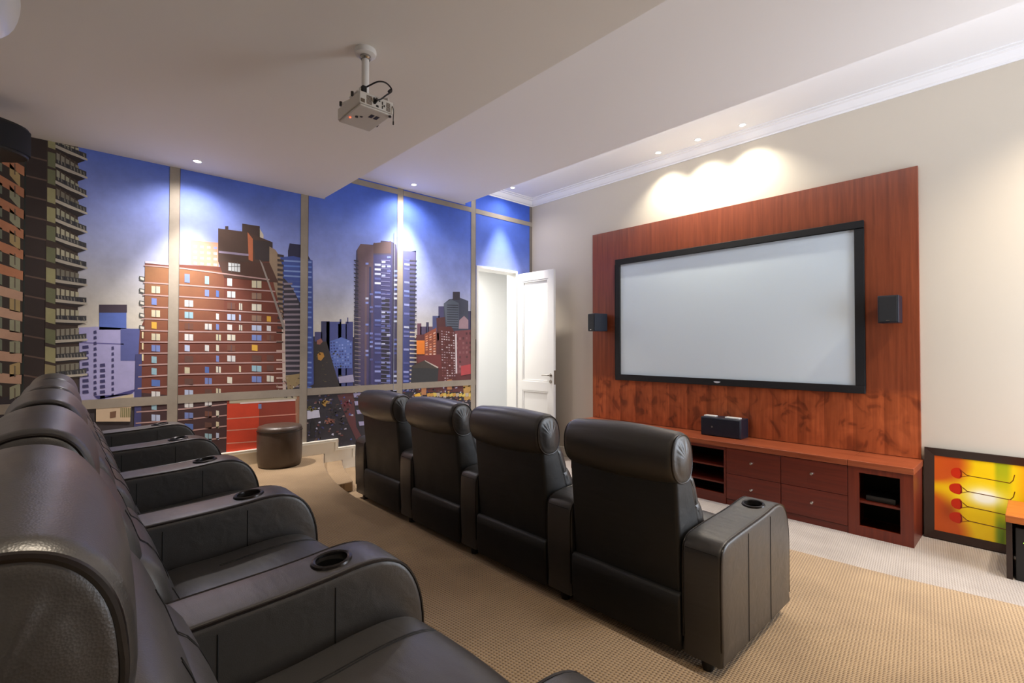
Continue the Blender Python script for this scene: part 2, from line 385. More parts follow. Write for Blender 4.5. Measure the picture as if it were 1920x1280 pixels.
# door: lining, open leaf, passage beyond
dr = MB()
dr.box(DX0-.0, DX0+.035, YM-.012, YM+T, 0, DZ).box(DX1-.035, DX1, YM-.012, YM+T, 0, DZ).box(DX0+.035, DX1-.035, YM-.012, YM+T, DZ-.035, DZ)
struct(dr.build('trim_3', 'white', bevel=.003))
door = bpy.data.objects.new('door_1', None); COL.objects.link(door); door.location = (5.075, YM-.02, 0); struct(door)
def door_leaf():
    L, H, th = .73, 2.70, .042
    lf = MB(); st = .105
    # stiles, rails (local y runs from hinge towards the room)
    for (y0, y1, z0, z1) in ((0, st, .01, H), (L-st, L, .01, H), (st, L-st, H-.12, H), (st, L-st, .95, 1.09), (st, L-st, .01, .22)):
        lf.box(0, th, -y1, -y0, z0, z1)
    lf.build('leaf_frame', 'white', door, bevel=.003)
    for z0, z1 in ((1.09, H-.12), (.22, .95)):
        pn = MB(); pn.box(.014, th-.014, -(L-st), -st, z0, z1); o = pn.build('door_panel', 'white', door, smooth=False)
        ml = MB()
        for xs_ in (.004, th-.012):
            for (a0, a1, b0, b1) in ((st, L-st, z0, z0+.022), (st, L-st, z1-.022, z1), (st, st+.022, z0+.022, z1-.022), (L-st-.022, L-st, z0+.022, z1-.022)):
                ml.box(xs_, xs_+.008, -a1, -a0, b0, b1)
        ml.build('panel_moulding', 'white', o, bevel=.003)
    h = MB(); hy = -(L-.055)
    for s in (-1, 1):
        x = 0 if s < 0 else th
        h.lathe([(0, x+s*.008), (.026, x+s*.008), (.026, x)], (0, hy, 1.19), 24, 'x')
        h.tube([(x, hy, 1.19), (x+s*.045, hy, 1.19), (x+s*.055, hy+.012, 1.19), (x+s*.055, hy+.07, 1.194), (x+s*.052, hy+.125, 1.188)], .009, 10)
        h.lathe([(0, x+s*.008), (.024, x+s*.008), (.024, x)], (0, hy, 1.10), 24, 'x')
    o = h.build('door_handle', 'metal', door)
    MB().box(.003, th-.003, -L-.002, -L+.001, 1.06, 1.26).build('lock_plate', 'metal', door, smooth=False)
door_leaf()
door.rotation_euler = (0, 0, R(1.5))
# passage walls beyond the doorway
pg = MB(); pg.box(3.4, 6.6, 6.9, 7.0, 0, 3.1).box(3.3, 3.4, YM+T, 7.0, 0, 3.1).box(6.6, 6.7, YM+T, 7.0, 0, 3.1)
struct(pg.build('wall_passage', 'white', smooth=False))
struct(MB().box(3.3, 6.7, YM+T, 7.0, 3.0, 3.1).build('ceiling.003', 'white', smooth=False))
struct(MB().box(3.3, 6.7, YM+T, 7.0, -.2, 0).build('floor.004', 'carpet_grey', smooth=False))

# ------------------------------------------------------------------ the printed wall mural (one flat wallpaper)
def wallpt(px, py, lay=0):      # reading of the print: a place on the mural wall
    d = F + RR*((px-960)/FPX) - UU*((py-640)/FPX); t = YM/d.y
    return (d.x*t, YM-.0004*lay, CZ+d.z*t)
class Art:
    def __init__(s): s.v = []; s.f = []; s.c = []
    def poly(s, pts, col, lay):
        o = len(s.v); s.v += [wallpt(x, y, lay) for x, y in pts]; s.f.append(tuple(range(o, o+len(pts))))
        cs = col if isinstance(col[0], (tuple, list)) else [col]*len(pts)
        s.c += [lin([max(0, min(255, q)) for q in c]) for c in cs]
    def rect(s, x0, y0, x1, y1, col, lay): s.poly([(x0, y0), (x1, y0), (x1, y1), (x0, y1)], col, lay)
    def inq(s, q, u0, v0, u1, v1, col, lay):     # cell of a quad tl,tr,br,bl
        def P(u, v):
            return (((q[0][0]*(1-u)+q[1][0]*u)*(1-v)+(q[3][0]*(1-u)+q[2][0]*u)*v), ((q[0][1]*(1-u)+q[1][1]*u)*(1-v)+(q[3][1]*(1-u)+q[2][1]*u)*v))
        s.poly([P(u0, v0), P(u1, v0), P(u1, v1), P(u0, v1)], col, lay)
    def windows(s, q, nc, nr, pal, lay, prob=.8, wu=.55, wv=.5, jit=14):
        for i in range(nc):
            for j in range(nr):
                if rnd.random() < prob:
                    c = rnd.choice(pal); k = rnd.uniform(-jit, jit)
                    s.inq(q, (i+.5-wu/2)/nc, (j+.5-wv/2)/nr, (i+.5+wu/2)/nc, (j+.5+wv/2)/nr, tuple(a+k for a in c), lay)
A = Art()
# sky, a vertical gradient (print colours), above; street haze below
def skycol(x, z):
    st = [(1.75, (214, 208, 196)), (2.0, (196, 196, 202)), (2.3, (174, 182, 222)), (2.6, (148, 162, 228)), (2.9, (122, 142, 222)), (3.2, (80, 112, 214)), (3.9, (42, 88, 204))]
    zz = z - .10*max(0, (1.2-x))*.8 + .03*(x-2)
    if zz <= st[0][0]: return st[0][1]
    for (a, ca), (b_, cb) in zip(st, st[1:]):
        if zz <= b_: f = (zz-a)/(b_-a); return tuple(p*(1-f)+q*f for p, q in zip(ca, cb))
    return st[-1][1]
xs_ = [XL+.002+(DX0-XL-.002)*i/24 for i in range(25)]+[DX0+.2, DX0+.4, DX0+.6, DX1, XS-.002]; xs_[24] = DX0
zs_ = [0, .5, 1.2, 1.7]+[1.7+.075*i for i in range(1, 14)]+[DZ]+[DZ+.07*i for i in range(1, 17)]
for i in range(len(xs_)-1):
    for j in range(len(zs_)-1):
        x0, x1, z0, z1 = xs_[i], xs_[i+1], zs_[j], zs_[j+1]
        if x0 > DX0-.01 and x1 < DX1+.01 and z1 <= DZ+1e-6: continue
        top = ZC1 if (x0+x1)/2 <= 2.11 else (ZC2 if (x0+x1)/2 <= 4.045 else 3.9)
        if z0 >= top: continue
        z1 = min(z1, top)
        lo = lambda x, y: (62, 56, 62)
        o = len(A.v); A.v += [(x0, YM, z0), (x1, YM, z0), (x1, YM, z1), (x0, YM, z1)]; A.f.append((o, o+1, o+2, o+3))
        for x, z in ((x0, z0), (x1, z0), (x1, z1), (x0, z1)): A.c.append(lin(skycol(x, z) if z1 > 1.71 else (52, 44, 50)))
# --- far blue skyline between the towers
for (x0, x1, y0, c) in [(590, 604, 622, (70, 70, 120)), (602, 618, 602, (52, 56, 96)), (612, 640, 603, (74, 84, 150)), (634, 650, 607, (66, 76, 140)), (648, 662, 603, (60, 66, 130)), (782, 790, 606, (110, 70, 90)), (788, 800, 612, (80, 66, 100)), (799, 804, 604, (60, 56, 90)), (803, 826, 612, (96, 70, 92))]:
    A.rect(x0, y0, x1, 735, c, 1)
A.rect(637, 598, 640, 610, (70, 76, 130), 1); A.rect(651, 595, 653, 606, (60, 66, 124), 1)
A.poly([(618, 640), (640, 632), (660, 640), (660, 690), (622, 690)], (92, 118, 196), 2)
A.windows([(618, 640), (660, 636), (660, 690), (622, 690)], 8, 9, [(60, 70, 140), (130, 150, 215)], 3, .7)
A.poly([(590, 640), (612, 640), (640, 735), (590, 735)], (46, 40, 42), 4)
for i in range(34): x, y = rnd.uniform(592, 640), rnd.uniform(650, 730); A.rect(x, y, x+rnd.uniform(1, 4), y+rnd.uniform(1, 3), rnd.choice([(60, 60, 40), (90, 80, 50), (40, 40, 44)]), 5)
A.poly([(595, 664), (600, 660), (606, 661), (608, 668), (602, 676), (596, 674)], (186, 134, 52), 5)
A.poly([(594, 638), (602, 634), (605, 640), (600, 646), (594, 645)], (150, 96, 84), 5)
A.poly([(634, 706), (662, 702), (664, 716), (636, 718)], (170, 166, 200), 5)
# --- left edge brick tower (bands and windows), dark flank, balconies
A.poly([(-20, 262), (0, 268), (47, 282), (41, 735), (-20, 752)], (58, 46, 40), 4)
bl = [298, 340, 383, 424, 467, 510, 552, 592, 633, 677, 719]; br_ = [281, 322, 363, 403, 440, 478, 517, 556, 594, 632, 671, 711]
for i in range(11):
    xr = 47-6*i/11
    A.poly([(-20, bl[i]-22), (xr, br_[i+1]-8), (xr, br_[i+1]+9), (-20, bl[i]-3)], (196, 132, 96) if i < 6 else (204, 164, 138), 6)
    yl, yr = bl[i]+2, br_[i+1]+10; h = 22
    A.poly([(-16, yl-8), (4, yl+2), (4, yl+h), (-16, yl+h-8)], (122, 128, 110), 6)
    A.poly([(18, yl+5), (38, yr-3), (38, yr+h-2), (18, yl+h+6)], (160, 160, 132) if i % 3 else (184, 160, 110), 6)
    A.poly([(27, yl+6), (29, yl+7), (29, yl+h+6), (27, yl+h+5)], (104, 92, 80), 7)
A.poly([(47, 240), (88, 262), (83, 735), (40, 740)], (50, 37, 34), 5)
A.poly([(47, 240), (50, 242), (44, 740), (40, 740)], (34, 44, 40), 6)
for i in range(13):
    y = 296+38*i-i*.6; A.poly([(48-.5*i, y-6), (88-.4*i, y+4-i*.3), (88-.4*i, y+7-i*.3), (48-.5*i, y-3)], (104, 82, 70), 6)
A.poly([(88, 262), (146, 275), (146, 735), (82, 735)], (64, 48, 40), 5)
bal = [(273, 300), (308, 334), (340, 369), (375, 401), (411, 436), (446, 468), (486, 503), (525, 535), (562, 570), (600, 604), (639, 637), (673, 671), (706, 702)]
for i, (ya, yb) in enumerate(bal):
    h = 30; xw = 90-.5*i
    A.poly([(xw, ya-24), (104, ya-20), (104, ya+8), (xw, ya+3)], rnd.choice([(156, 144, 104), (170, 166, 120), (120, 124, 90)]), 6)
    A.poly([(106, ya-22), (148, yb-22), (147, yb-4), (106, ya-2)], rnd.choice([(176, 176, 150), (192, 188, 160), (150, 146, 130), (132, 128, 112)]), 6)
    for k in range(4):
        x = 112+9*k; f = k/5; A.poly([(x, ya-22+(yb-ya)*f), (x+2.5, ya-22+(yb-ya)*f), (x+2.5, ya-3+(yb-ya)*f), (x, ya-3+(yb-ya)*f)], (84, 74, 62), 7)
    A.poly([(106, ya-9), (162, yb-12), (162, yb-3), (106, ya-1)], (60, 60, 62), 8)
    for k in range(9):
        x = 108+6*k; f = k/9.; A.poly([(x, ya-8+(yb-ya-1)*f), (x+2, ya-8+(yb-ya-1)*f), (x+3, ya-2+(yb-ya)*f), (x+1, ya-2+(yb-ya)*f)], rnd.choice([(126, 124, 118), (150, 146, 132), (40, 40, 56)]), 9)
    A.poly([(104, ya-2), (164, yb-2), (164, yb+1.5), (128, ya+(yb-ya)*.45+3), (104, ya+4)], (196, 188, 172), 10)
    A.poly([(104, ya+1), (160, yb+1.5), (146, yb+6), (104, ya+7)], (40, 30, 30), 9)
# --- pale lavender block
A.poly([(148, 614), (180, 612), (250, 616), (262, 620), (252, 748), (150, 752)], (172, 168, 216), 3)
A.rect(186, 573, 237, 618, (86, 112, 196), 3); A.rect(186, 571, 238, 586, (58, 42, 62), 4)
A.rect(226, 616, 262, 676, (84, 92, 158), 4); A.poly([(150, 641), (232, 644), (232, 646), (150, 643)], (104, 98, 160), 4)
for k, (x, y0, dy, n, wd) in enumerate([(178, 622, 10.5, 12, 5), (160, 650, 10.5, 9, 11), (192, 684, 10, 7, 9), (211, 652, 11, 9, 4)]):
    for j in range(n): y = y0+dy*j; A.poly([(x-wd/2, y-2), (x+wd/2, y-3), (x+wd/2+1, y+3), (x-wd/2, y+4)], (54, 50, 104), 5)
A.poly([(176, 742), (246, 738), (258, 728), (184, 748)], (64, 60, 130), 5)
A.poly([(180, 752), (250, 738), (250, 762), (180, 764)], (206, 190, 158), 11)
A.poly([(180, 766), (246, 762), (244, 790), (180, 790)], (214, 190, 160), 11)
for k in range(6): A.poly([(226+3.4*k, 764), (228+3.4*k, 764), (227.5+3.4*k, 782), (225.5+3.4*k, 782)], (120, 120, 70), 12)
A.poly([(206, 772), (218, 770), (217, 782), (206, 784)], (120, 84, 60), 12)
# --- big brown brick block
A.poly([(358, 450), (410, 455), (410, 500), (358, 496)], (206, 158, 132), 2)
A.windows([(360, 456), (410, 460), (410, 502), (360, 498)], 4, 4, [(232, 232, 250), (150, 160, 220)], 3, .9, .5, .4)
A.poly([(454, 419), (487, 424), (487, 470), (454, 470)], (64, 44, 38), 3)
A.poly([(486, 427), (494, 440), (494, 455), (486, 453)], (206, 196, 180), 3)
A.poly([(409, 428), (456, 434), (466, 436), (511, 454), (511, 492), (520, 500), (409, 490)], (72, 48, 36), 4)
A.rect(422, 424, 428, 430, (60, 40, 40), 4); A.poly([(474, 449), (511, 454), (511, 492), (478, 486)], (52, 40, 40), 5)
A.poly([(464, 435), (474, 448), (474, 490), (466, 487)], (186, 104, 66), 6)
A.poly([(272, 489), (325, 495), (410, 500), (505, 490), (522, 500), (534, 600), (536, 735), (556, 735), (556, 850), (250, 850), (258, 700), (262, 618), (270, 600)], (112, 50, 30), 5)
A.poly([(272, 497), (340, 503), (420, 508), (420, 640), (271, 640)], [(150, 102, 62), (150, 98, 60), (120, 66, 38), (112, 48, 28), (128, 66, 40)], 6)
A.poly([(409, 490), (505, 492), (522, 530), (420, 520)], (76, 44, 30), 7)
A.poly([(256, 735), (250, 850), (425, 850), (425, 750)], (62, 30, 34), 7)
A.poly([(254, 664), (266, 664), (264, 850), (250, 850)], (60, 62, 120), 8)
A.poly([(272, 489), (325, 494), (325, 498), (272, 493)], (214, 206, 226), 7)
ln = [(502, 512, 531), (527, 540, 556), (551, 561, 576), (574, 584, 598), (597, 606, 619), (620, 627, 638), (641, 647, 655), (662, 667, 673), (684, 686, 693), (707, 707, 713), (729, 727, 733)]
lny = [(497, 503, 524), (529, 534, 546), (552, 556, 566), (574, 578, 588), (597, 600, 606), (619, 621, 623), (641, 641, 641), (662, 661, 660), (684, 681, 679), (706, 701, 698), (728, 722, 718), (750, 744, 738), (772, 766, 757), (793, 786, 778), (814, 808, 798), (836, 828, 820)]
for i, (ya, yb, yc) in enumerate(lny):
    xr = 505 if i == 0 else min(534, 510+6*i)
    if i > 10: xr = 425
    A.poly([(270-1.2*i, ya-1), (345, yb-1), (xr, yc-1), (xr, yc+1.3), (345, yb+1.6), (270-1.2*i, ya+1.4)], (188, 152, 148), 9)
cols = [(284, 300), (346, 362), (384, 397), (405, 414), (426, 441), (448, 454), (472, 490), (500, 513)]
pal = [(190, 204, 236), (226, 226, 226), (120, 140, 206), (214, 206, 176), (84, 116, 190), (226, 222, 206), (150, 190, 206)]
for i in range(len(lny)-1):
    for ci, (xa, xb) in enumerate(cols):
        if ci == 7 and i < 3: continue
        if i > 9 and ci > 3: continue
        f = (xa-270)/240; ym_ = lny[i][0]*(1-f)+lny[i][2]*f; ym2 = lny[i+1][0]*(1-f)+lny[i+1][2]*f
        y0 = ym_+(ym2-ym_)*.26; y1 = ym_+(ym2-ym_)*.82; r_ = rnd.random()
        if r_ < .12 or (ci in (3, 5) and r_ < .45): continue
        c = rnd.choice(pal)
        if r_ < .3: c = rnd.choice([(116, 70, 52), (96, 60, 50), (150, 120, 100)])
        if r_ > .96: c = (226, 176, 60)
        w_ = 1 if r_ < .7 else .6
        A.poly([(xa, y0), (xa+(xb-xa)*w_, y0+1), (xa+(xb-xa)*w_, y1+1), (xa, y1)], c, 9)
        if c[0] > 110 and w_ == 1: A.poly([((xa+xb)/2-.6, y0), ((xa+xb)/2+.6, y0), ((xa+xb)/2+.6, y1+1), ((xa+xb)/2-.6, y1+1)], (86, 70, 84), 10)
A.poly([(428, 492), (450, 495), (450, 510), (428, 507)], (220, 226, 230), 10)
for k in range(1, 4): A.poly([(428+5.5*k, 492), (429+5.5*k, 492), (429+5.5*k, 510), (428+5.5*k, 510)], (110, 110, 110), 11)
A.rect(428, 499, 450, 500, (110, 110, 110), 11)
A.poly([(410, 470), (466, 476), (466, 480), (410, 474)], (150, 136, 160), 7)
for k in range(5): y = 517+23*k; A.poly([(261, y), (271, y+2), (271, y+11), (261, y+8)], (70, 74, 70), 7); A.poly([(263, y+2), (270, y+3.5), (270, y+8.5), (263, y+6.5)], (226, 220, 210), 8)
for k in range(3): A.rect(266, 622+21*k, 269, 634+21*k, (240, 226, 180), 10)
# diagonal pipe and curved glass tower with balconies
A.poly([(486, 486), (492, 494), (534, 610), (532, 622), (512, 560)], (150, 140, 132), 11)
A.poly([(505, 462), (516, 468), (524, 480), (530, 500), (530, 600), (520, 560), (505, 500)], (150, 128, 104), 6)
A.poly([(543, 456), (566, 459), (584, 490), (584, 620), (540, 620), (540, 470)], (36, 34, 70), 2)
A.poly([(526, 482), (550, 480), (586, 488), (588, 720), (556, 735), (532, 735)], (58, 80, 158), 4)
for k in range(26): y = 487+9.4*k; A.poly([(530, y), (584, y+3), (584, y+6), (530, y+3)], rnd.choice([(96, 130, 206), (130, 156, 214), (70, 90, 160)]), 5)
A.poly([(531, 520), (545, 535), (564, 570), (566, 735), (534, 735)], (46, 42, 56), 6)
for k in range(22): y = 530+9.6*k; xr = 548+min(18, k*3); A.poly([(531, y), (xr, y), (xr, y+3.5), (531, y+4)], (140, 128, 140), 7)
A.poly([(528, 600), (534, 600), (536, 735), (530, 735)], (206, 188, 176), 8)
for k in range(16): y = 476+9*k; A.poly([(520, y), (532, y+2), (532, y+6), (520, y+5)], (60, 46, 44), 8)
for k in range(7): y = 622+17*k; A.poly([(518, y), (531, y), (531, y+3), (518, y+3)], (206, 176, 164), 9)
A.poly([(535, 704), (562, 700), (566, 716), (540, 735)], (150, 130, 90), 8)
for k in range(60): x, y = rnd.uniform(516, 566), rnd.uniform(706, 742); A.poly([(x, y), (x+rnd.uniform(1, 5), y+1), (x+2, y+rnd.uniform(2, 4))], rnd.choice([(96, 90, 50), (170, 150, 120), (120, 60, 50), (206, 196, 186), (60, 40, 40)]), 11)
# --- red block in front
A.poly([(426, 752), (556, 748), (556, 850), (424, 850)], (150, 52, 28), 8)
A.poly([(426, 757), (486, 754), (484, 846), (424, 848)], (214, 62, 20), 9)
for y in (784, 806, 830): A.poly([(425, y), (556, y-9), (556, y-7), (425, y+2)], (222, 150, 130), 10)
A.poly([(430, 744), (556, 738), (556, 748), (450, 756), (430, 756)], (186, 176, 150), 10)
A.poly([(450, 754), (554, 748), (554, 751), (450, 757)], (226, 210, 206), 11)
A.rect(484, 757, 490, 766, (120, 140, 190), 10)
for k in range(16): x = rnd.uniform(430, 552); A.poly([(x, 742), (x+rnd.uniform(3, 9), 740), (x+5, 746)], rnd.choice([(226, 220, 196), (90, 60, 60), (60, 50, 50)]), 12)
A.poly([(553, 738), (566, 738), (566, 850), (556, 850)], (166, 120, 90), 9)
# --- the tall twin tower
A.poly([(676, 457), (699, 459), (701, 455), (713, 457), (714, 451), (735, 453), (743, 459), (745, 475), (780, 472), (780, 470), (776, 735), (664, 735), (664, 600), (668, 470)], (60, 56, 92), 3)
A.poly([(670, 468), (676, 457), (700, 460), (700, 735), (672, 735)], [(98, 74, 84), (104, 80, 84), (96, 72, 80), (62, 60, 120), (70, 66, 108)], 4)
A.poly([(700, 456), (733, 452), (733, 475), (700, 475)], (84, 60, 64), 4)
A.poly([(756, 470), (778, 472), (776, 735), (752, 735)], [(84, 92, 150), (84, 84, 130), (40, 44, 92), (44, 60, 140)], 4)
A.poly([(700, 478), (735, 478), (733, 735), (700, 735)], (56, 56, 112), 4)
A.poly([(716, 560), (730, 560), (729, 735), (714, 735)], (34, 32, 52), 5)
for q, nc, p in (([(700, 474), (716, 475), (716, 735), (700, 735)], 1, .75), ([(714, 478), (734, 478), (733, 735), (713, 735)], 2, .5), ([(736, 478), (748, 478), (747, 735), (735, 735)], 1, .65), ([(756, 482), (770, 484), (768, 735), (754, 735)], 1, .6), ([(684, 490), (700, 490), (700, 735), (684, 735)], 2, .18)):
    A.windows(q, nc, 30, [(200, 208, 236), (122, 140, 214), (84, 92, 160), (104, 112, 180), (150, 160, 220)], 6, p, .7, .45)
for k in range(31):
    y = 487+7.9*k
    A.poly([(663, y), (672, y+1), (672, y+4), (664, y+2.5)], (44, 42, 62), 6)
    A.poly([(665+.0*k, y+4), (676, y+5), (676, y+6.5), (665, y+5.4)], (150, 140, 140) if k > 12 else (84, 76, 90), 6)
    A.poly([(714, y), (731, y+1), (731, y+2.6), (714, y+1.6)], (120, 120, 170), 7)
    A.poly([(768, y), (781, y+1), (781, y+3), (768, y+3)], (206, 196, 186) if k > 16 else (50, 50, 66), 7)
for c_, x in (((104, 84, 96), 684), ((44, 46, 90), 692)): A.poly([(x, 500), (x+4, 500), (x+3, 735), (x-1, 735)], c_, 5)
# --- right cluster
A.poly([(832, 569), (842, 561), (849, 560), (849, 548), (862, 548), (862, 558), (878, 564), (878, 620), (832, 622)], (66, 72, 92), 3)
A.poly([(832, 569), (846, 561), (860, 568), (860, 616), (838, 616)], (92, 102, 118), 4); A.rect(849, 547, 862, 562, (58, 52, 66), 5)
for k in range(11): y = 571+4.4*k; A.poly([(838, y), (859, y+.5), (859, y+2), (838, y+1.5)], (46, 50, 66), 5)
A.rect(822, 574, 838, 620, (70, 66, 110), 2); A.rect(811, 592, 824, 620, (72, 80, 130), 2); A.rect(876, 583, 884, 640, (60, 58, 96), 2)
A.poly([(861, 600), (870, 592), (878, 600), (878, 616), (860, 616)], (170, 140, 150), 5)
A.poly([(818, 596), (834, 594), (836, 620), (820, 640)], (80, 36, 40), 4)
A.poly([(780, 628), (884, 618), (886, 735), (780, 735)], (96, 42, 44), 4)
A.poly([(853, 620), (884, 618), (885, 700), (853, 700)], (126, 66, 72), 5)
A.windows([(853, 622), (884, 620), (885, 700), (853, 700)], 5, 9, [(90, 44, 52), (150, 96, 100)], 6, .7)
A.rect(781, 638, 796, 664, (240, 132, 30), 6)
A.poly([(796, 626), (818, 614), (818, 668), (796, 668)], (150, 76, 52), 5); A.windows([(796, 630), (818, 620), (818, 666), (796, 666)], 3, 9, [(232, 196, 180), (226, 150, 110)], 6, .8)
A.poly([(822, 612), (846, 612), (854, 626), (856, 718), (826, 718)], (92, 38, 36), 6)
A.windows([(826, 618), (852, 622), (855, 716), (828, 716)], 6, 20, [(206, 190, 196), (170, 140, 150), (120, 66, 66)], 7, .72, .6, .42)
A.poly([(853, 626), (856, 626), (857, 700), (854, 700)], (226, 216, 220), 8)
A.poly([(782, 668), (826, 664), (828, 690), (784, 692)], (120, 50, 50), 7)
A.poly([(772, 686), (796, 676), (822, 690), (820, 716), (770, 718)], (48, 50, 54), 9)
A.poly([(772, 686), (796, 675), (822, 688), (820, 691), (796, 690), (774, 690)], (70, 62, 56), 10); A.poly([(796, 675), (822, 688), (820, 690), (797, 677)], (206, 196, 186), 11)
A.poly([(864, 686), (884, 682), (885, 700), (864, 704)], (190, 70, 76), 8)
# --- streets and low roofs below the rail
A.poly([(560, 738), (895, 712), (895, 860), (556, 860)], (38, 34, 46), 3)
for k in range(420):
    x, y = rnd.uniform(574, 890), rnd.uniform(728, 840)
    if x > 660: y = rnd.uniform(718, 760)
    c = rnd.choice([(60, 50, 60), (90, 66, 60), (52, 56, 110), (150, 130, 130), (110, 60, 60), (206, 170, 90) if x > 740 else (74, 84, 150), (30, 26, 34), (200, 200, 226)])
    s_ = rnd.uniform(.8, 4.5); A.poly([(x, y), (x+s_, y-1), (x+s_*1.1, y+rnd.uniform(1, 4)), (x-1, y+2)], c, 5+k % 3)
A.poly([(572, 770), (598, 768), (600, 782), (574, 786)], (206, 206, 226), 8); A.poly([(584, 784), (592, 784), (590, 820), (580, 822)], (22, 20, 30), 9)
for cx_, cy_, rr_, cc in ((609, 754, 9, (186, 146, 70)), (618, 789, 8, (150, 96, 84)), (582, 766, 6, (120, 110, 60)), (650, 757, 7, (120, 44, 60)), (640, 790, 9, (52, 46, 54)), (628, 770, 12, (34, 30, 34))):
    for k in range(16):
        x, y = cx_+rnd.gauss(0, rr_*.45), cy_+rnd.gauss(0, rr_*.35); q_ = rnd.uniform(1.2, 3.4); j_ = rnd.uniform(-18, 14)
        A.poly([(x-q_, y), (x, y-q_*.8), (x+q_, y-.3), (x+.3*q_, y+q_*.8)], tuple(v_+j_ for v_ in cc), 8+k % 3)
A.poly([(632, 740), (662, 736), (668, 800), (690, 840), (676, 842), (652, 790)], (96, 50, 56), 4)
for (x, y) in ((662, 737), (664, 752), (668, 768), (672, 790)): A.poly([(x, y), (x+18, y-1), (x+18, y+6), (x+2, y+8)], (170, 166, 206), 6)
for (x, y) in ((838, 712), (790, 722), (746, 712)): A.poly([(x, y), (x+9, y-1), (x+9, y+18), (x, y+18)], (190, 130, 84), 8)
for k in range(14): x = 800+6*k; A.poly([(x, 738+rnd.uniform(-3, 3)), (x+6, 736), (x+7, 742), (x+1, 744)], rnd.choice([(226, 200, 96), (196, 180, 160), (210, 160, 70)]), 8)
A.poly([(776, 740), (786, 736), (790, 742), (778, 744)], (240, 190, 60), 9); A.poly([(868, 722), (884, 718), (884, 750), (870, 750)], (190, 150, 80), 7)
# --- the printed window frame and the wallpaper joint
TP = (156, 146, 132)
def bar(x0, z0, x1, z1, lay=14, c=TP):
    o = len(A.v); y = YM-.0004*lay; A.v += [(x0, y, z0), (x1, y, z0), (x1, y, z1), (x0, y, z1)]; A.f.append((o, o+1, o+2, o+3)); A.c += [lin(c)]*4
for x, lo, hi in ((.7375, .2, ZC1), (1.908, .2, ZC1), (3.076, .2, ZC2), (4.235, 0, 3.8)):
    bar(x-.041, lo, x+.041, hi); bar(x+.036, lo, x+.041, hi, 15, (96, 84, 74))
bar(XS-.06, 0, XS-.002, 3.8, 12, (120, 110, 100))
bar(-.42, 1.056, DX0-.002, 1.134, 13)
bar(2.11, 3.49, XS-.002, 3.556, 13)
bar(2.985, 1.06, 2.989, 3.0, 16, (40, 40, 60)); bar(2.989, 1.06, 2.993, 2.9, 16, (190, 196, 220))
A.v = [(min(max(x, XL), XS-.001), y, min(z, ZC1 if x < 2.11 else (ZC2 if x < 4.045 else 3.9))) for x, y, z in A.v]
me = bpy.data.meshes.new('mural'); me.from_pydata(A.v, [], A.f); me.materials.append(M['print'])
ca = me.color_attributes.new('Col', 'FLOAT_COLOR', 'POINT')
for i, c in enumerate(A.c): ca.data[i].color = (*c, 1)
mural = bpy.data.objects.new('mural', me); COL.objects.link(mural)
tag(mural, 'wall-size printed city skyline at dusk with taupe window bars', 'mural')
# ------------------------------------------------------------------ recliner chairs (local: x forward, y across, z up; armrest centred on y=0)
ARM = [(0.0, .055), (-.012, .30), (-.012, .46), (-.002, .525), (.035, .556), (.10, .566), (.23, .573), (.40, .580), (.50, .587), (.60, .596), (.67, .588), (.725, .556), (.765, .49), (.784, .40), (.786, .25), (.782, .055)]
def arm_top(x):
    t_ = ARM[3:14]
    for a, c in zip(t_, t_[1:]):
        if a[0] <= x <= c[0]: return a[1]+(c[1]-a[1])*(x-a[0])/(c[0]-a[0])
    return .5
def make_arm(parent, yc):
    prof = [(0.0, .055)]+catmull(ARM, 3, False)[1:]
    mb = MB(); pillow(mb, prof, yc-.088, yc+.088, .018, n=4, mid=0, ny=3)
    o = mb.build('armrest', 'leather', parent, ang=50)
    cx, cz = .545, arm_top(.545)
    cut = MB().lathe([(0, cz-.075), (.040, cz-.075), (.043, cz+.05), (0, cz+.05)], (cx, yc, 0), 36).build('cutter', 'cup', parent)
    md = o.modifiers.new('b', 'BOOLEAN'); md.operation = 'DIFFERENCE'; md.object = cut; md.solver = 'EXACT'
    bpy.context.view_layer.update(); bake(o); o.data.materials.clear(); o.data.materials.append(M['leather'])
    for p in o.data.polygons: p.material_index = 0; p.use_smooth = True
    o.data.set_sharp_from_angle(angle=R(50))
    bpy.data.objects.remove(cut)
    # cup holder: liner and rim following the slope of the arm
    sl = (arm_top(.59)-arm_top(.51))/.08
    c = MB().lathe([(0, cz-.070), (.038, cz-.070), (.042, cz-.004)], (cx, yc, 0), 36); l = c.build('cup_holder', 'cup', o)
    l['label'] = 'dark round cup holder'
    rr = MB(); n = 40; prof2 = [(.040, .000), (.041, .005), (.046, .0075), (.052, .005), (.054, -.001)]
    rr.lathe(prof2, (0, 0, 0), n); rr.v = [(x+cx, y+yc, z+cz+x*sl+.001) for x, y, z in rr.v]
    g = rr.build('cup_rim', 'gun', l); g['label'] = 'gunmetal cup holder rim'
    # piping along both top edges and the panel seams
    pp = MB(); path = [p for p in catmull(ARM, 3, False)[1:-1]]
    for s in (-1, 1): pp.tube([(x, yc+s*.083, z) for x, z in offset(path, .0045)], .0042, 6)
    pp.build('piping', 'piping', o, split=True)
    st = MB()
    for s in (-1, 1):
        for x in (.26, .52): st.tube([(x, yc+s*.0885, .07), (x, yc+s*.0885, arm_top(x)-.03)], .0018, 5)
    st.tube([(-.0125, yc-.07, .515), (-.0125, yc+.07, .515)], .0018, 5)
    st.build('seam', 'stitch', o, split=True)
    ft = MB()
    for x in (.05, .73): ft.lathe([(0, 0), (.022, 0), (.026, .02), (.022, .058), (0, .058)], (x, yc, 0), 16)
    ft.build('foot', 'black', o, split=True)
    return o
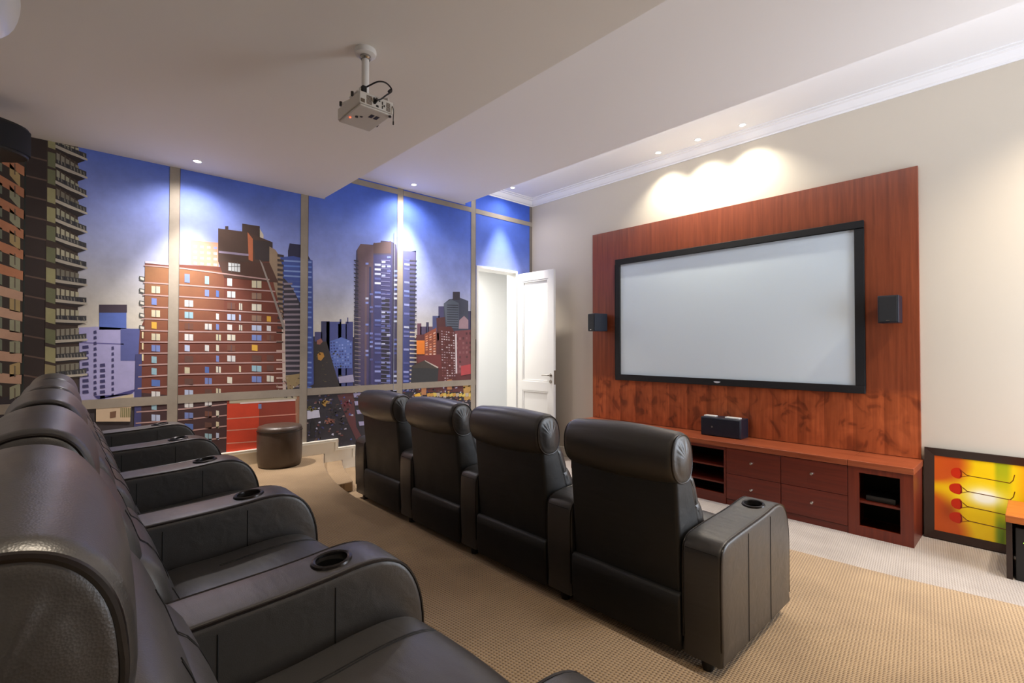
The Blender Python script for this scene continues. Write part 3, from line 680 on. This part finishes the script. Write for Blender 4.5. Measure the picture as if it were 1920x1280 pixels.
def make_chair(name, label, nearY, far_arm=False, group=None):
    t = thing(name, nearY, label, 'armchair', group)
    y0, y1 = .094, .706
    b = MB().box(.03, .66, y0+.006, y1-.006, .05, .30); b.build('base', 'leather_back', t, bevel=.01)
    # lower back panel with its padded top edge
    lp = [(-.004, .05), (-.012, .12), (-.016, .24), (-.014, .285), (.0, .300), (.03, .298), (.04, .2), (.04, .05)]
    pillow(MB(), lp, y0, y1, .014, n=3, ny=3).build('lower_back_panel', 'leather_back', t, ang=60) if False else None
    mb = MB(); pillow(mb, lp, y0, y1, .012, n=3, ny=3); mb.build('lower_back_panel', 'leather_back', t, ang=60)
    # back shell, a wedge leaning rearwards
    sh = [(.012, .26), (-.006, .50), (-.034, .80), (-.02, .86), (.05, .86), (.10, .80), (.155, .64), (.20, .50), (.22, .40), (.20, .26)]
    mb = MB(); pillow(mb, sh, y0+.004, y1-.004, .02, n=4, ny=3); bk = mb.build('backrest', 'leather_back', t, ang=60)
    # front of the back: three padded rolls
    CV = MB()
    for (zc, xc, hh, dd) in ((.715, .135, .105, .055), (.585, .192, .10, .065), (.475, .232, .085, .065)):
        pr = []
        for k in range(20):
            a = 2*PI*k/20; cx_, sz_ = math.cos(a), math.sin(a)
            px = dd*math.copysign(abs(cx_)**.75, cx_); pz = hh*math.copysign(abs(sz_)**.8, sz_)
            pr.append((xc+px*.94+pz*(-.36), zc+pz*.94+px*.22))
        mb = MB(); pillow(mb, pr, y0+.004, y1-.004, .055, n=6, capb=.0, ny=6, mid=.004); CV.add(mb.v, mb.f); mb.build('back_cushion', 'leather', t, ang=70)
    tr = BVHTree.FromPolygons(CV.v, CV.f); st = MB()
    for y in (.262, .272, .508, .518):
        pth = []
        for k in range(22):
            z = .755-.29*k/21; hit = tr.ray_cast(Vector((1, y, z)), Vector((-1, 0, 0)))
            if hit[0]: pth.append((hit[0].x+.0008, y, hit[0].z))
        st.tube(pth, .0012, 5)
    st.build('stitching', 'stitch', t, split=True)
    # headrest roll
    hp = []
    for k in range(66):
        a = 2*PI*k/66; c_, s_ = math.cos(a), math.sin(a)
        x = .099*math.copysign(abs(c_)**.86, c_); z = .119*math.copysign(abs(s_)**.86, s_)
        if s_ < 0: z *= 1+.10*c_
        hp.append((.018+x-.10*z, .878+z+.06*x))
    mb = MB(); pillow(mb, hp, y0-.004, y1+.004, .034, n=7, capb=.014, pleat=.0022, mid=.013, ny=12); h = mb.build('headrest', 'leather', t, ang=75)
    pp = MB()
    for y in (y0+.004, y1-.004): pp.tube([(x, y, z) for x, z in offset(hp, .013)], .0050, 8, closed=True)
    pp.build('piping', 'piping', h, split=True)
    # seat cushion and footrest
    sp = catmull([(.20, .28), (.19, .38), (.26, .42), (.42, .43), (.58, .444), (.68, .440), (.74, .412), (.765, .36), (.755, .31), (.70, .285), (.45, .28)], 4)
    mb = MB(); pillow(mb, sp, y0+.002, y1-.002, .035, n=5, ny=8, mid=.012); s = mb.build('seat', 'leather', t, ang=70)
    tr = BVHTree.FromPolygons(mb.v, mb.f); st = MB()
    for y in (.225, .234, .566, .575):
        pth = []
        for k in range(19):
            ang_ = PI/2-PI*.42*k/18*1.0; o_ = Vector((.40+.30*k/18, y, .9)); hit = tr.ray_cast(o_, Vector((.30*(k/18)**2, 0, -1)).normalized())
            if hit[0]: pth.append((hit[0].x, y, hit[0].z+.0008))
        st.tube(pth, .0017, 5)
    st.build('stitching', 'stitch', s, split=True)
    fp = [(.66, .07), (.66, .305), (.735, .31), (.757, .27), (.762, .18), (.752, .09), (.72, .07)]
    mb = MB(); pillow(mb, fp, y0+.004, y1-.004, .03, n=4, ny=3); mb.build('footrest', 'leather', t, ang=60)
    make_arm(t, 0.0)
    if far_arm: make_arm(t, .8)
    return t
FRX, FRY, PIT_ = 1.985, .970, .80
front_labels = ['black leather recliner nearest the camera in the lower row, its right armrest fully visible', 'black leather recliner in the lower row, directly left of the nearest one',
                'black leather recliner in the lower row, second from the far left end', 'black leather recliner at the far left end of the lower row, beside the steps']
back_labels = ['black leather recliner at the bottom left corner, closest of the upper row', 'black leather recliner second from the camera in the upper row',
               'black leather recliner in the middle of the upper row', 'black leather recliner fourth from the camera in the upper row', 'black leather recliner of the upper row right beside the mural wall']
proto = make_chair('recliner_chair', front_labels[0], (FRX, FRY, .2), group='recliners in the lower row')
end = make_chair('recliner_chair', front_labels[3], (FRX, FRY+3*PIT_, .2), True, group='recliners in the lower row')
for k in (1, 2):
    c = copy_tree(proto); c.location = (FRX, FRY+k*PIT_, .2); c['label'] = front_labels[k]
BRX, BRY = -.008, .50
for k in range(5):
    c = copy_tree(end if k == 4 else proto); c.location = (BRX, BRY+k*PIT_, .4); c['label'] = back_labels[k]; c['group'] = 'recliners in the upper row'
    for ch in [x for x in COL.objects if x.parent == c]:     # the upper row leans back a little further
        if ch.name.split('.')[0] in ('headrest', 'backrest', 'back_cushion', 'stitching'): ch.location.x -= .052

# ------------------------------------------------------------------ ottoman
t = thing('ottoman', (1.60, 5.165, .4), 'round dark brown leather pouf standing against the mural on the upper carpet', 'pouf')
MB().lathe([(0, .0), (.178, .0), (.194, .012), (.203, .06), (.207, .2), (.206, .345), (.204, .352)], seg=56).build('body', 'brown', t, ang=60)
MB().lathe([(.204, .352), (.205, .372), (.196, .392), (.165, .403), (.08, .409), (0, .410)], seg=56).build('seat', 'brown', t, ang=60)
MB().tube([(.207*math.cos(2*PI*k/48), .207*math.sin(2*PI*k/48), .351) for k in range(48)], .0045, 8, True).build('piping', 'piping', t)

# ------------------------------------------------------------------ projector on its ceiling pole
t = thing('projector_mount', (1.226, 2.545, ZC1), 'white round ceiling plate and pole holding the projector', 'mount')
MB().lathe([(0, 0), (.058, 0), (.060, -.012), (.056, -.028), (.036, -.034), (0, -.034)], seg=40).build('ceiling_plate', 'white', t, ang=40)
MB().lathe([(.020, -.03), (.030, -.034), (.032, -.046), (.024, -.055)], seg=32).build('collar', 'metal', t)
MB().lathe([(.0205, -.03), (.0205, -.262)], seg=28).build('pole', 'white', t)
b = MB(); b.lathe([(0, -.25), (.028, -.25), (.028, -.268), (0, -.268)], seg=24); b.box(-.07, .07, -.05, .05, -.278, -.268)
for sx in (-1, 1):
    for sy in (-1, 1): b.tube([(sx*.05, sy*.035, -.275), (sx*.082, sy*.11, -.288), (sx*.082, sy*.11, -.312)], .006, 8)
b.build('bracket', 'proj', t, bevel=.002)
for px_, py_ in ((-.085, -.02), (-.085, .13)):
    MB().lathe([(0, -.272), (.008, -.272), (.008, -.295), (0, -.295)], (px_, py_, 0), 12).build('screw', 'gun', t)
t = thing('projector', (1.226, 2.545, 2.85), 'white projector hanging from the low ceiling with a red status light', 'projector')
W_, L_, H_ = .099, .140, .075
pb = [(-W_, -L_), (W_, -L_), (W_, L_), (-W_, L_)]
b = MB(); b.prism(pb, .010, H_); b.prism([(-W_+.006, -L_+.006), (W_-.006, -L_+.006), (W_-.006, L_-.006), (-W_+.006, L_-.006)], 0, .010)
b.build('body', 'proj', t, bevel=.006)
MB().lathe([(0, W_+.002), (.020, W_+.002), (.026, W_+.012), (.028, W_+.012), (.028, W_-.005)], (0, .07, .042), 28, 'x').build('lens', 'cup', t)
# connector side
b = MB(); y = -L_
for x0, x1, z0, z1 in ((-.092, -.070, .016, .036), (-.060, -.030, .016, .064), (.055, .078, .014, .062)):
    for k in range(7): zz = z0+(z1-z0)*k/7; b.box(x0, x1, y-.002, y+.002, zz, zz+(z1-z0)/7*.62)
b.build('vent_grille', 'projv', t, smooth=False)
b = MB()
for x0, x1, z0, z1 in ((-.020, -.014, .046, .062), (-.020, -.014, .028, .042), (-.002, .006, .050, .054), (.012, .018, .050, .055), (.030, .034, .040, .056), (.030, .034, .018, .034), (-.004, .008, .016, .026), (.040, .044, .030, .040)):
    b.box(x0, x1, y-.003, y+.001, z0, z1)
b.build('socket', 'black', t, smooth=False, split=True)
b = MB()
b.box(.030, .050, -.075, -.035, -.0015, .001); b.box(.0, .02, -.075, -.035, -.0015, .001); b.box(-.035, -.022, -.02, -.006, -.0015, .001)
b.build('underside_label', 'gun', t, smooth=False, split=True)
MB().lathe([(0, -.003), (.004, -.003), (.004, .002), (0, .002)], (-.072, .035, 0), 12).build('status_light', 'red', t)
ft = MB()
for px_, py_ in ((-.05, .0), (.085, -.125)): ft.lathe([(0, -.006), (.008, -.006), (.008, .002), (0, .002)], (px_, py_, 0), 14)
ft.build('foot', 'black', t, split=True)
cb = t
MB().tube(catmull([(-.055, -.10, .115), (-.04, -.135, .122), (-.01, -.165, .140), (.03, -.17, .150), (.065, -.165, .140), (.072, -.165, .118), (.04, -.165, .085), (.012, -.160, .056), (-.012, -.155, .044), (-.016, -.141, .036)], 6, False), .0042, 8).build('power_cable', 'black', cb)
MB().box(-.075, -.050, -.125, -.095, .078, .118).build('plug', 'black', cb, bevel=.004)
MB().tube([(-.014, -.139, .036), (-.012, -.165, .046)], .0085, 10).build('plug', 'black', cb)
MB().tube([(.055, -.167, .108), (.068, -.165, .124)], .0075, 10).build('plug', 'black', cb)
hc = MB().tube(catmull([(.092, -.143, .05), (.094, -.150, .02), (.093, -.148, -.02), (.094, -.147, -.045)], 5, False), .0022, 6); hc.tube([(.094, -.147, -.034), (.094, -.147, -.052)], .004, 8)
hc.build('loose_strap', 'black', cb)

# ------------------------------------------------------------------ recessed downlights
dl_labels = ['small recessed ceiling light above the mural brick tower, on the lowest ceiling', 'small recessed ceiling light near the mural on the middle ceiling', 'small recessed ceiling light in the corner above the door',
             'left one of three recessed lights above the screen', 'middle one of three recessed lights above the screen', 'right one of three recessed lights above the screen']
for ((x, y, z), n, k), lb in zip(DOWN, dl_labels):
    t = thing('downlight', (x, y, z), lb, 'ceiling light', 'recessed lights above the screen' if k == 2 else 'recessed lights by the mural')
    MB().lathe([(.027, .0), (.030, -.004), (.040, -.004), (.042, 0), (.030, -.001)], seg=32).build('trim_ring', 'ceil_white', t)
    MB().lathe([(0, -.0012), (.028, -.0012)], seg=28).build('lens', 'bulb', t)

# ------------------------------------------------------------------ screen wall
MB_ = MB().box(5.378, XS, .686, 4.182, .628, 3.144)
o = MB_.build('wall_panel', 'cherry', bevel=.002); tag(o, 'large cherry wood backing panel on the wall behind the projection screen', 'wood panel')
t = thing('projection_screen', (5.377, 2.4235, 1.951), 'wide black framed projector screen with pale grey surface', 'projection screen')
hw, hh = 1.3555, .791
b = MB()
MB().box(-.018, -.004, -1.285, 1.285, -.722, .722).build('screen_surface', 'screen', t, smooth=False)
fr = MB(); q = .072
for (y0, y1, z0, z1) in ((-hw, hw, hh-q, hh), (-hw, hw, -hh, -hh+q), (-hw, -hw+q, -hh+q, hh-q), (hw-q, hw, -hh+q, hh-q)): fr.box(-.042, 0, y0, y1, z0, z1)
fr.build('frame', 'velvet', t, bevel=.004)
b = MB(); b.lathe([(0, -.0435), (.030, -.0435), (.030, -.041)], (0, 0, 0), 28, 'x'); b.v = [(x, y*1.25, (z if z < 0 else z*.2)*.55-hh+.044) for x, y, z in b.v]; b.build('badge', 'chrome', t)

def speaker(loc, w_, d, h, label, rz=0):
    t = thing('wall_speaker', loc, label, 'speaker', 'speakers beside the screen', rz)
    MB().box(-d, 0, -w_/2, w_/2, 0, h).build('cabinet', 'navy', t, bevel=.005)
    g = MB().box(-d-.012, -d, -w_/2+.008, w_/2-.008, .008, h-.008).build('grille', 'grille', t, bevel=.004)
    MB().box(-d-.0135, -d-.012, -.013, .013, .018, .023).build('badge', 'metal', g, smooth=False)
    MB().box(-.0, .035, -.02, .02, h*.35, h*.65).build('wall_bracket', 'black', t, smooth=False)
    return t
speaker((5.345, .868, 1.79), .145, .165, .235, 'dark box speaker on the cherry panel right of the screen')
speaker((5.335, 3.955, 1.80), .135, .215, .235, 'dark box speaker on the cherry panel left of the screen', R(-14))

# low cabinets under the panel
cx0, cx1, CT = 4.925, XS-.002, .625
def unit(y0, y1, kind, label):
    t = thing('media_cabinet', (cx0, y0, 0), label, 'cabinet', 'low cabinets under the screen')
    w_ = y1-y0; d = cx1-cx0; top = CT-.052
    g = .0015
    cs = MB(); cs.box(.02, d, g, .02, 0, top).box(.02, d, w_-.02, w_-g, 0, top).box(.02, d, .02, w_-.02, 0, .022).box(.02, d, .02, w_-.02, top-.02, top).box(d-.02, d, .02, w_-.02, .022, top-.02)
    cs.build('body', 'cherry_v', t, smooth=False)
    if kind == 'drawers':
        MB().box(.01, .03, g, w_-g, 0, .055).build('plinth', 'cherry_dark', t, smooth=False)
        h = (top-.06)/2
        for k in range(2):
            z0 = .058+k*h
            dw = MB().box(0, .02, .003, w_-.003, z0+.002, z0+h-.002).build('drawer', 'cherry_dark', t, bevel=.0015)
            MB().lathe([(0, -.028), (.010, -.027), (.0145, -.018), (.008, -.008), (.006, 0)], (0, w_/2+.006, z0+h*.54), 20, 'x').build('knob', 'metal', dw)
    elif kind == 'shelves':
        MB().box(0, .03, g, w_-g, 0, .10).build('plinth', 'cherry_dark', t, smooth=False)
        MB().box(0, .02, g, .022, .1, top).box(0, .02, w_-.022, w_-g, .1, top).box(0, .02, .022, w_-.022, top-.03, top).build('face_frame', 'cherry_dark', t, smooth=False)
        MB().box(d-.024, d-.021, .02, w_-.02, .03, top-.02).build('back_panel', 'inside', t, smooth=False)
        for z in (.205, .37): MB().box(.012, d-.03, .0205, w_-.0205, z-.008, z+.008).build('shelf', 'cherry_dark', t, smooth=False)
    else:
        fr = MB(); fr.box(0, .022, g, .085, 0, top).box(0, .022, w_-.08, w_-g, 0, top).box(0, .022, .085, w_-.08, top-.045, top).box(0, .022, .085, w_-.08, 0, .085)
        fr.build('face_frame', 'cherry_v', t, smooth=False)
        MB().box(d-.024, d-.021, .02, w_-.02, .03, top-.02).build('back_panel', 'inside', t, smooth=False)
        MB().box(.024, d-.03, .0205, w_-.0205, .272, .29).build('shelf', 'cherry_dark', t, smooth=False)
    return t
Y1, Y2, Y3 = .676, 1.114, 4.19
unit(Y1, Y2, 'open', 'cherry cabinet with one framed opening at the right end of the low unit')
unit(Y2, 1.641, 'drawers', 'cherry two-drawer cabinet next to the framed open end cabinet')
unit(1.641, 2.150, 'drawers', 'cherry two-drawer cabinet just right of the open black shelves')
unit(2.150, 2.72, 'shelves', 'cherry cabinet with open dark shelves, left of the drawers')
unit(2.72, 3.23, 'drawers', 'cherry two-drawer cabinet directly left of the open dark shelves')
unit(3.23, 3.752, 'drawers', 'cherry two-drawer cabinet beside the left end cabinet of the low unit')
unit(3.752, Y3, 'open', 'cherry end cabinet at the left end of the low unit')
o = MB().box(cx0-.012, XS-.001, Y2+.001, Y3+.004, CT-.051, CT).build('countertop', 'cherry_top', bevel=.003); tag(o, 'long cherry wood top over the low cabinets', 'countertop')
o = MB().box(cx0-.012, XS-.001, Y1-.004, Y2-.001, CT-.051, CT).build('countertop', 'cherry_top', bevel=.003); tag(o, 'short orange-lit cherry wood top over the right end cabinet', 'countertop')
t = thing('media_player', (4.99, .80, .2905), 'slim dark player box on the shelf of the right end cabinet', 'media player')
MB().box(0, .24, 0, .20, 0, .045).build('casing', 'black', t, bevel=.003); MB().box(-.001, .001, .03, .17, .028, .034).build('disc_slot', 'gun', t, smooth=False)

# centre speaker and the cards on it
t = thing('center_speaker', (5.17, 2.315, CT+.001), 'long dark centre speaker lying on the cherry top below the screen', 'speaker')
MB().box(0, .19, -.215, .215, 0, .20).build('cabinet', 'navy', t, bevel=.005)
MB().box(-.012, 0, -.209, .209, .006, .194).build('grille', 'navy', t, bevel=.004)
MB().lathe([(0, -.014), (.010, -.014), (.010, -.012)], (0, .085, .10), 16, 'x').build('badge', 'metal', t)
for y, w_, lb in ((2.448, .125, 'small white card on the left end of the centre speaker'), (2.205, .15, 'small white card on the right part of the centre speaker')):
    o = MB().box(5.20, 5.27, y-w_/2, y+w_/2, CT+.2015, CT+.2145).build('card', 'white', bevel=.002); tag(o, lb, 'card', 'white cards on the centre speaker')

# ------------------------------------------------------------------ framed tulip painting leaning on the wall
PW, PH = .70, .735
t = thing('painting', (5.335, .662, .004), 'dark framed yellow painting of red tulips lying sideways, leaning on the wall', 'painting')
t.rotation_euler = (0, R(4.5), 0)
fb = MB()
def fr_side(pa, pb_, qa, qb):   # mitred moulding with a sloping face; outer corners pa, pb_, inner qa, qb (y,z)
    n = len(fb.v)
    fb.add([(0, *pa), (0, *pb_), (-.006, qb[0], qb[1]), (-.006, qa[0], qa[1]), (-.035, *pa), (-.035, *pb_), (-.016, qb[0], qb[1]), (-.016, qa[0], qa[1])],
           [(0, 1, 2, 3), (4, 7, 6, 5), (0, 4, 5, 1), (3, 2, 6, 7), (0, 3, 7, 4), (1, 5, 6, 2)])
fwd = .062
o_ = [(0, 0), (0, PH), (-PW, PH), (-PW, 0)]; i_ = [(-fwd, fwd), (-fwd, PH-fwd), (-PW+fwd, PH-fwd), (-PW+fwd, fwd)]
for k in range(4): fr_side(o_[k], o_[(k+1) % 4], i_[k], i_[(k+1) % 4])
fb.build('frame', 'frame', t, smooth=False)
pm, tt, bb = nt('tulip_painting')
v2 = tt.nodes.new('ShaderNodeVertexColor'); v2.layer_name = 'Col'; tt.links.new(v2.outputs[0], bb.inputs['Base Color']); bb.inputs['Roughness'].default_value = .3; M['paint'] = pm
me = bpy.data.meshes.new('canvas'); V = []; Fc = []; Cc = []
cw, chh = PW-2*fwd+.004, PH-2*fwd+.004
def pcol(u, v):     # u from left (tulip heads) to right, v from top to bottom
    y = (244, 204, 10); c = list(y)
    def mixc(c, d, f): f = max(0, min(1, f)); return [a*(1-f)+b_*f for a, b_ in zip(c, d)]
    l = .33-u+.10*math.sin(v*7+1)
    c = mixc(c, (206, 88, 26), max(0, l*6)*(1-math.exp(-((v-.42)/.12)**2)*.9))
    c = mixc(c, (150, 56, 20), .7*math.exp(-((u-.16)/.10)**2-((v-.70)/.12)**2)); c = mixc(c, (190, 70, 24), .5*math.exp(-((u-.2)/.12)**2-((v-.12)/.2)**2))
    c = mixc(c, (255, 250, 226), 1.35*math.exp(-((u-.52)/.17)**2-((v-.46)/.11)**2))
    if .61 < u < .80: c = mixc(c, (150, 166, 20), min(1, (u-.61)*30)*min(1, (.80-u)*16)*(.85-.75*math.exp(-((v-.45)/.22)**2)))
    c = mixc(c, (70, 110, 30), .7*math.exp(-((u-.68)/.05)**2-((v-.9)/.22)**2))
    if u > .80: c = mixc(c, (226, 140, 16), (u-.8)*6)
    return c
n = 60
for i in range(n+1):
    for j in range(n+1):
        u, v = i/n, j/n; V.append((-.010, -fwd+.002-cw*u, PH-fwd+.002-chh*v)); Cc.append(lin([max(0, min(255, q)) for q in pcol(u, v)]))
for i in range(n):
    for j in range(n): a = i*(n+1)+j; Fc.append((a, a+1, a+n+2, a+n+1))
def ppoly(pts, c, lay):
    o = len(V)
    for u, v in pts: V.append((-.010-.0003*lay, -fwd+.002-cw*u, PH-fwd+.002-chh*v)); Cc.append(lin(c))
    Fc.append(tuple(range(o, o+len(pts))))
for k, v in enumerate((.20, .405, .60, .78)):
    hd = []
    for q in range(22):
        a = 2*PI*q/22; c_ = math.cos(a); hd.append((.262+(.035*c_ if c_ > 0 else (.082+.02*(k % 2))*c_), v+.071*math.copysign(abs(math.sin(a))**.85, math.sin(a))))
    ppoly(hd, (196, 40, 8), 1)
    ppoly([(.270, v-.055), (.295, v-.045), (.298, v+.045), (.272, v+.055), (.284, v)], (130, 24, 6), 2)
    def line(pts, c=(104, 50, 8), w_=.0045):
        for (a, b2), (c2, d) in zip(pts, pts[1:]):
            dx, dy = c2-a, d-b2; L = math.hypot(dx, dy); nx, ny = -dy/L*w_, dx/L*w_
            ppoly([(a-nx, b2-ny), (c2-nx, d-ny), (c2+nx, d+ny), (a+nx, b2+ny)], c, 3)
    s = v+.015
    line([(.30, v-.03), (.345, s-.005), (.38, s), (.60, s+.01), (.765, s+.02), (.795, s-.02), (.81, s-.09)]); line([(.30, v+.04), (.34, s+.008), (.38, s)], w_=.003)
me.from_pydata(V, [], Fc); me.materials.append(pm); ca = me.color_attributes.new('Col', 'FLOAT_COLOR', 'POINT')
for i, c in enumerate(Cc): ca.data[i].color = (*c, 1)
o = bpy.data.objects.new('canvas', me); COL.objects.link(o); o.parent = t

# side table with a black box in it, at the right edge
t = thing('side_table', (4.74, .165, 0), 'low orange wood side table at the right edge, in front of the painting', 'table')
MB().box(0, .5, -.9, .0, .385, .433).build('table_top', 'oak', t, bevel=.003)
for y in (-.032, -.9): MB().box(.01, .49, y, y+.03, 0, .385).build('side_panel', 'frame', t, bevel=.002)
MB().box(.46, .485, -.87, -.032, .05, .385).build('back_panel', 'cherry_dark', t, smooth=False)
t = thing('subwoofer', (4.76, .120, 0.0), 'black subwoofer box standing under the orange side table', 'subwoofer')
MB().box(0, .38, -.36, 0, .0, .355).build('cabinet', 'black', t, bevel=.006)
b = MB(); b.tube([(-.002, -.040, .262), (-.002, -.052, .252), (-.002, -.066, .266)], .0035, 6); b.build('green_light', 'green', t)

# ------------------------------------------------------------------ air conditioner and surround speaker high on the left wall
t = thing('air_conditioner', (XL, 1.46, 2.575), 'white wall air conditioner at the top left corner', 'air conditioner')
pr = catmull([(0, .0), (0, .30), (.19, .30), (.27, .26), (.298, .16), (.27, .05), (.18, .0)], 4)
mb = MB(); pillow(mb, pr, 0, .92, .03, n=5, ny=4); mb.build('casing', 'white', t, ang=50)
MB().box(.175, .232, .05, .87, .006, .016).build('air_flap', 'ceil_white', t, smooth=False)
MB().box(.10, .24, .918, .9215, .085, .10).build('side_slit', 'gun', t, smooth=False)
t = thing('surround_speaker', (XL, 4.56, 2.88), 'black curved speaker high on the left wall near the mural', 'speaker')
hs = [(0, 0)]+[(0, .44)]+[(.225*math.sin(PI*k/14)**.7+.0, .44-.44*k/14) for k in range(1, 14)]
b = MB(); b.prism([(x, y) for x, y in hs], 0, .205); b.build('cabinet', 'black', t, bevel=.01, ang=50)
b = MB(); b.prism([(x*1.03+.002, .22+(y-.22)*1.01) for x, y in hs[2:]]+[(0.01, .0)], .02, .185); b.build('grille', 'grille', t, ang=50)
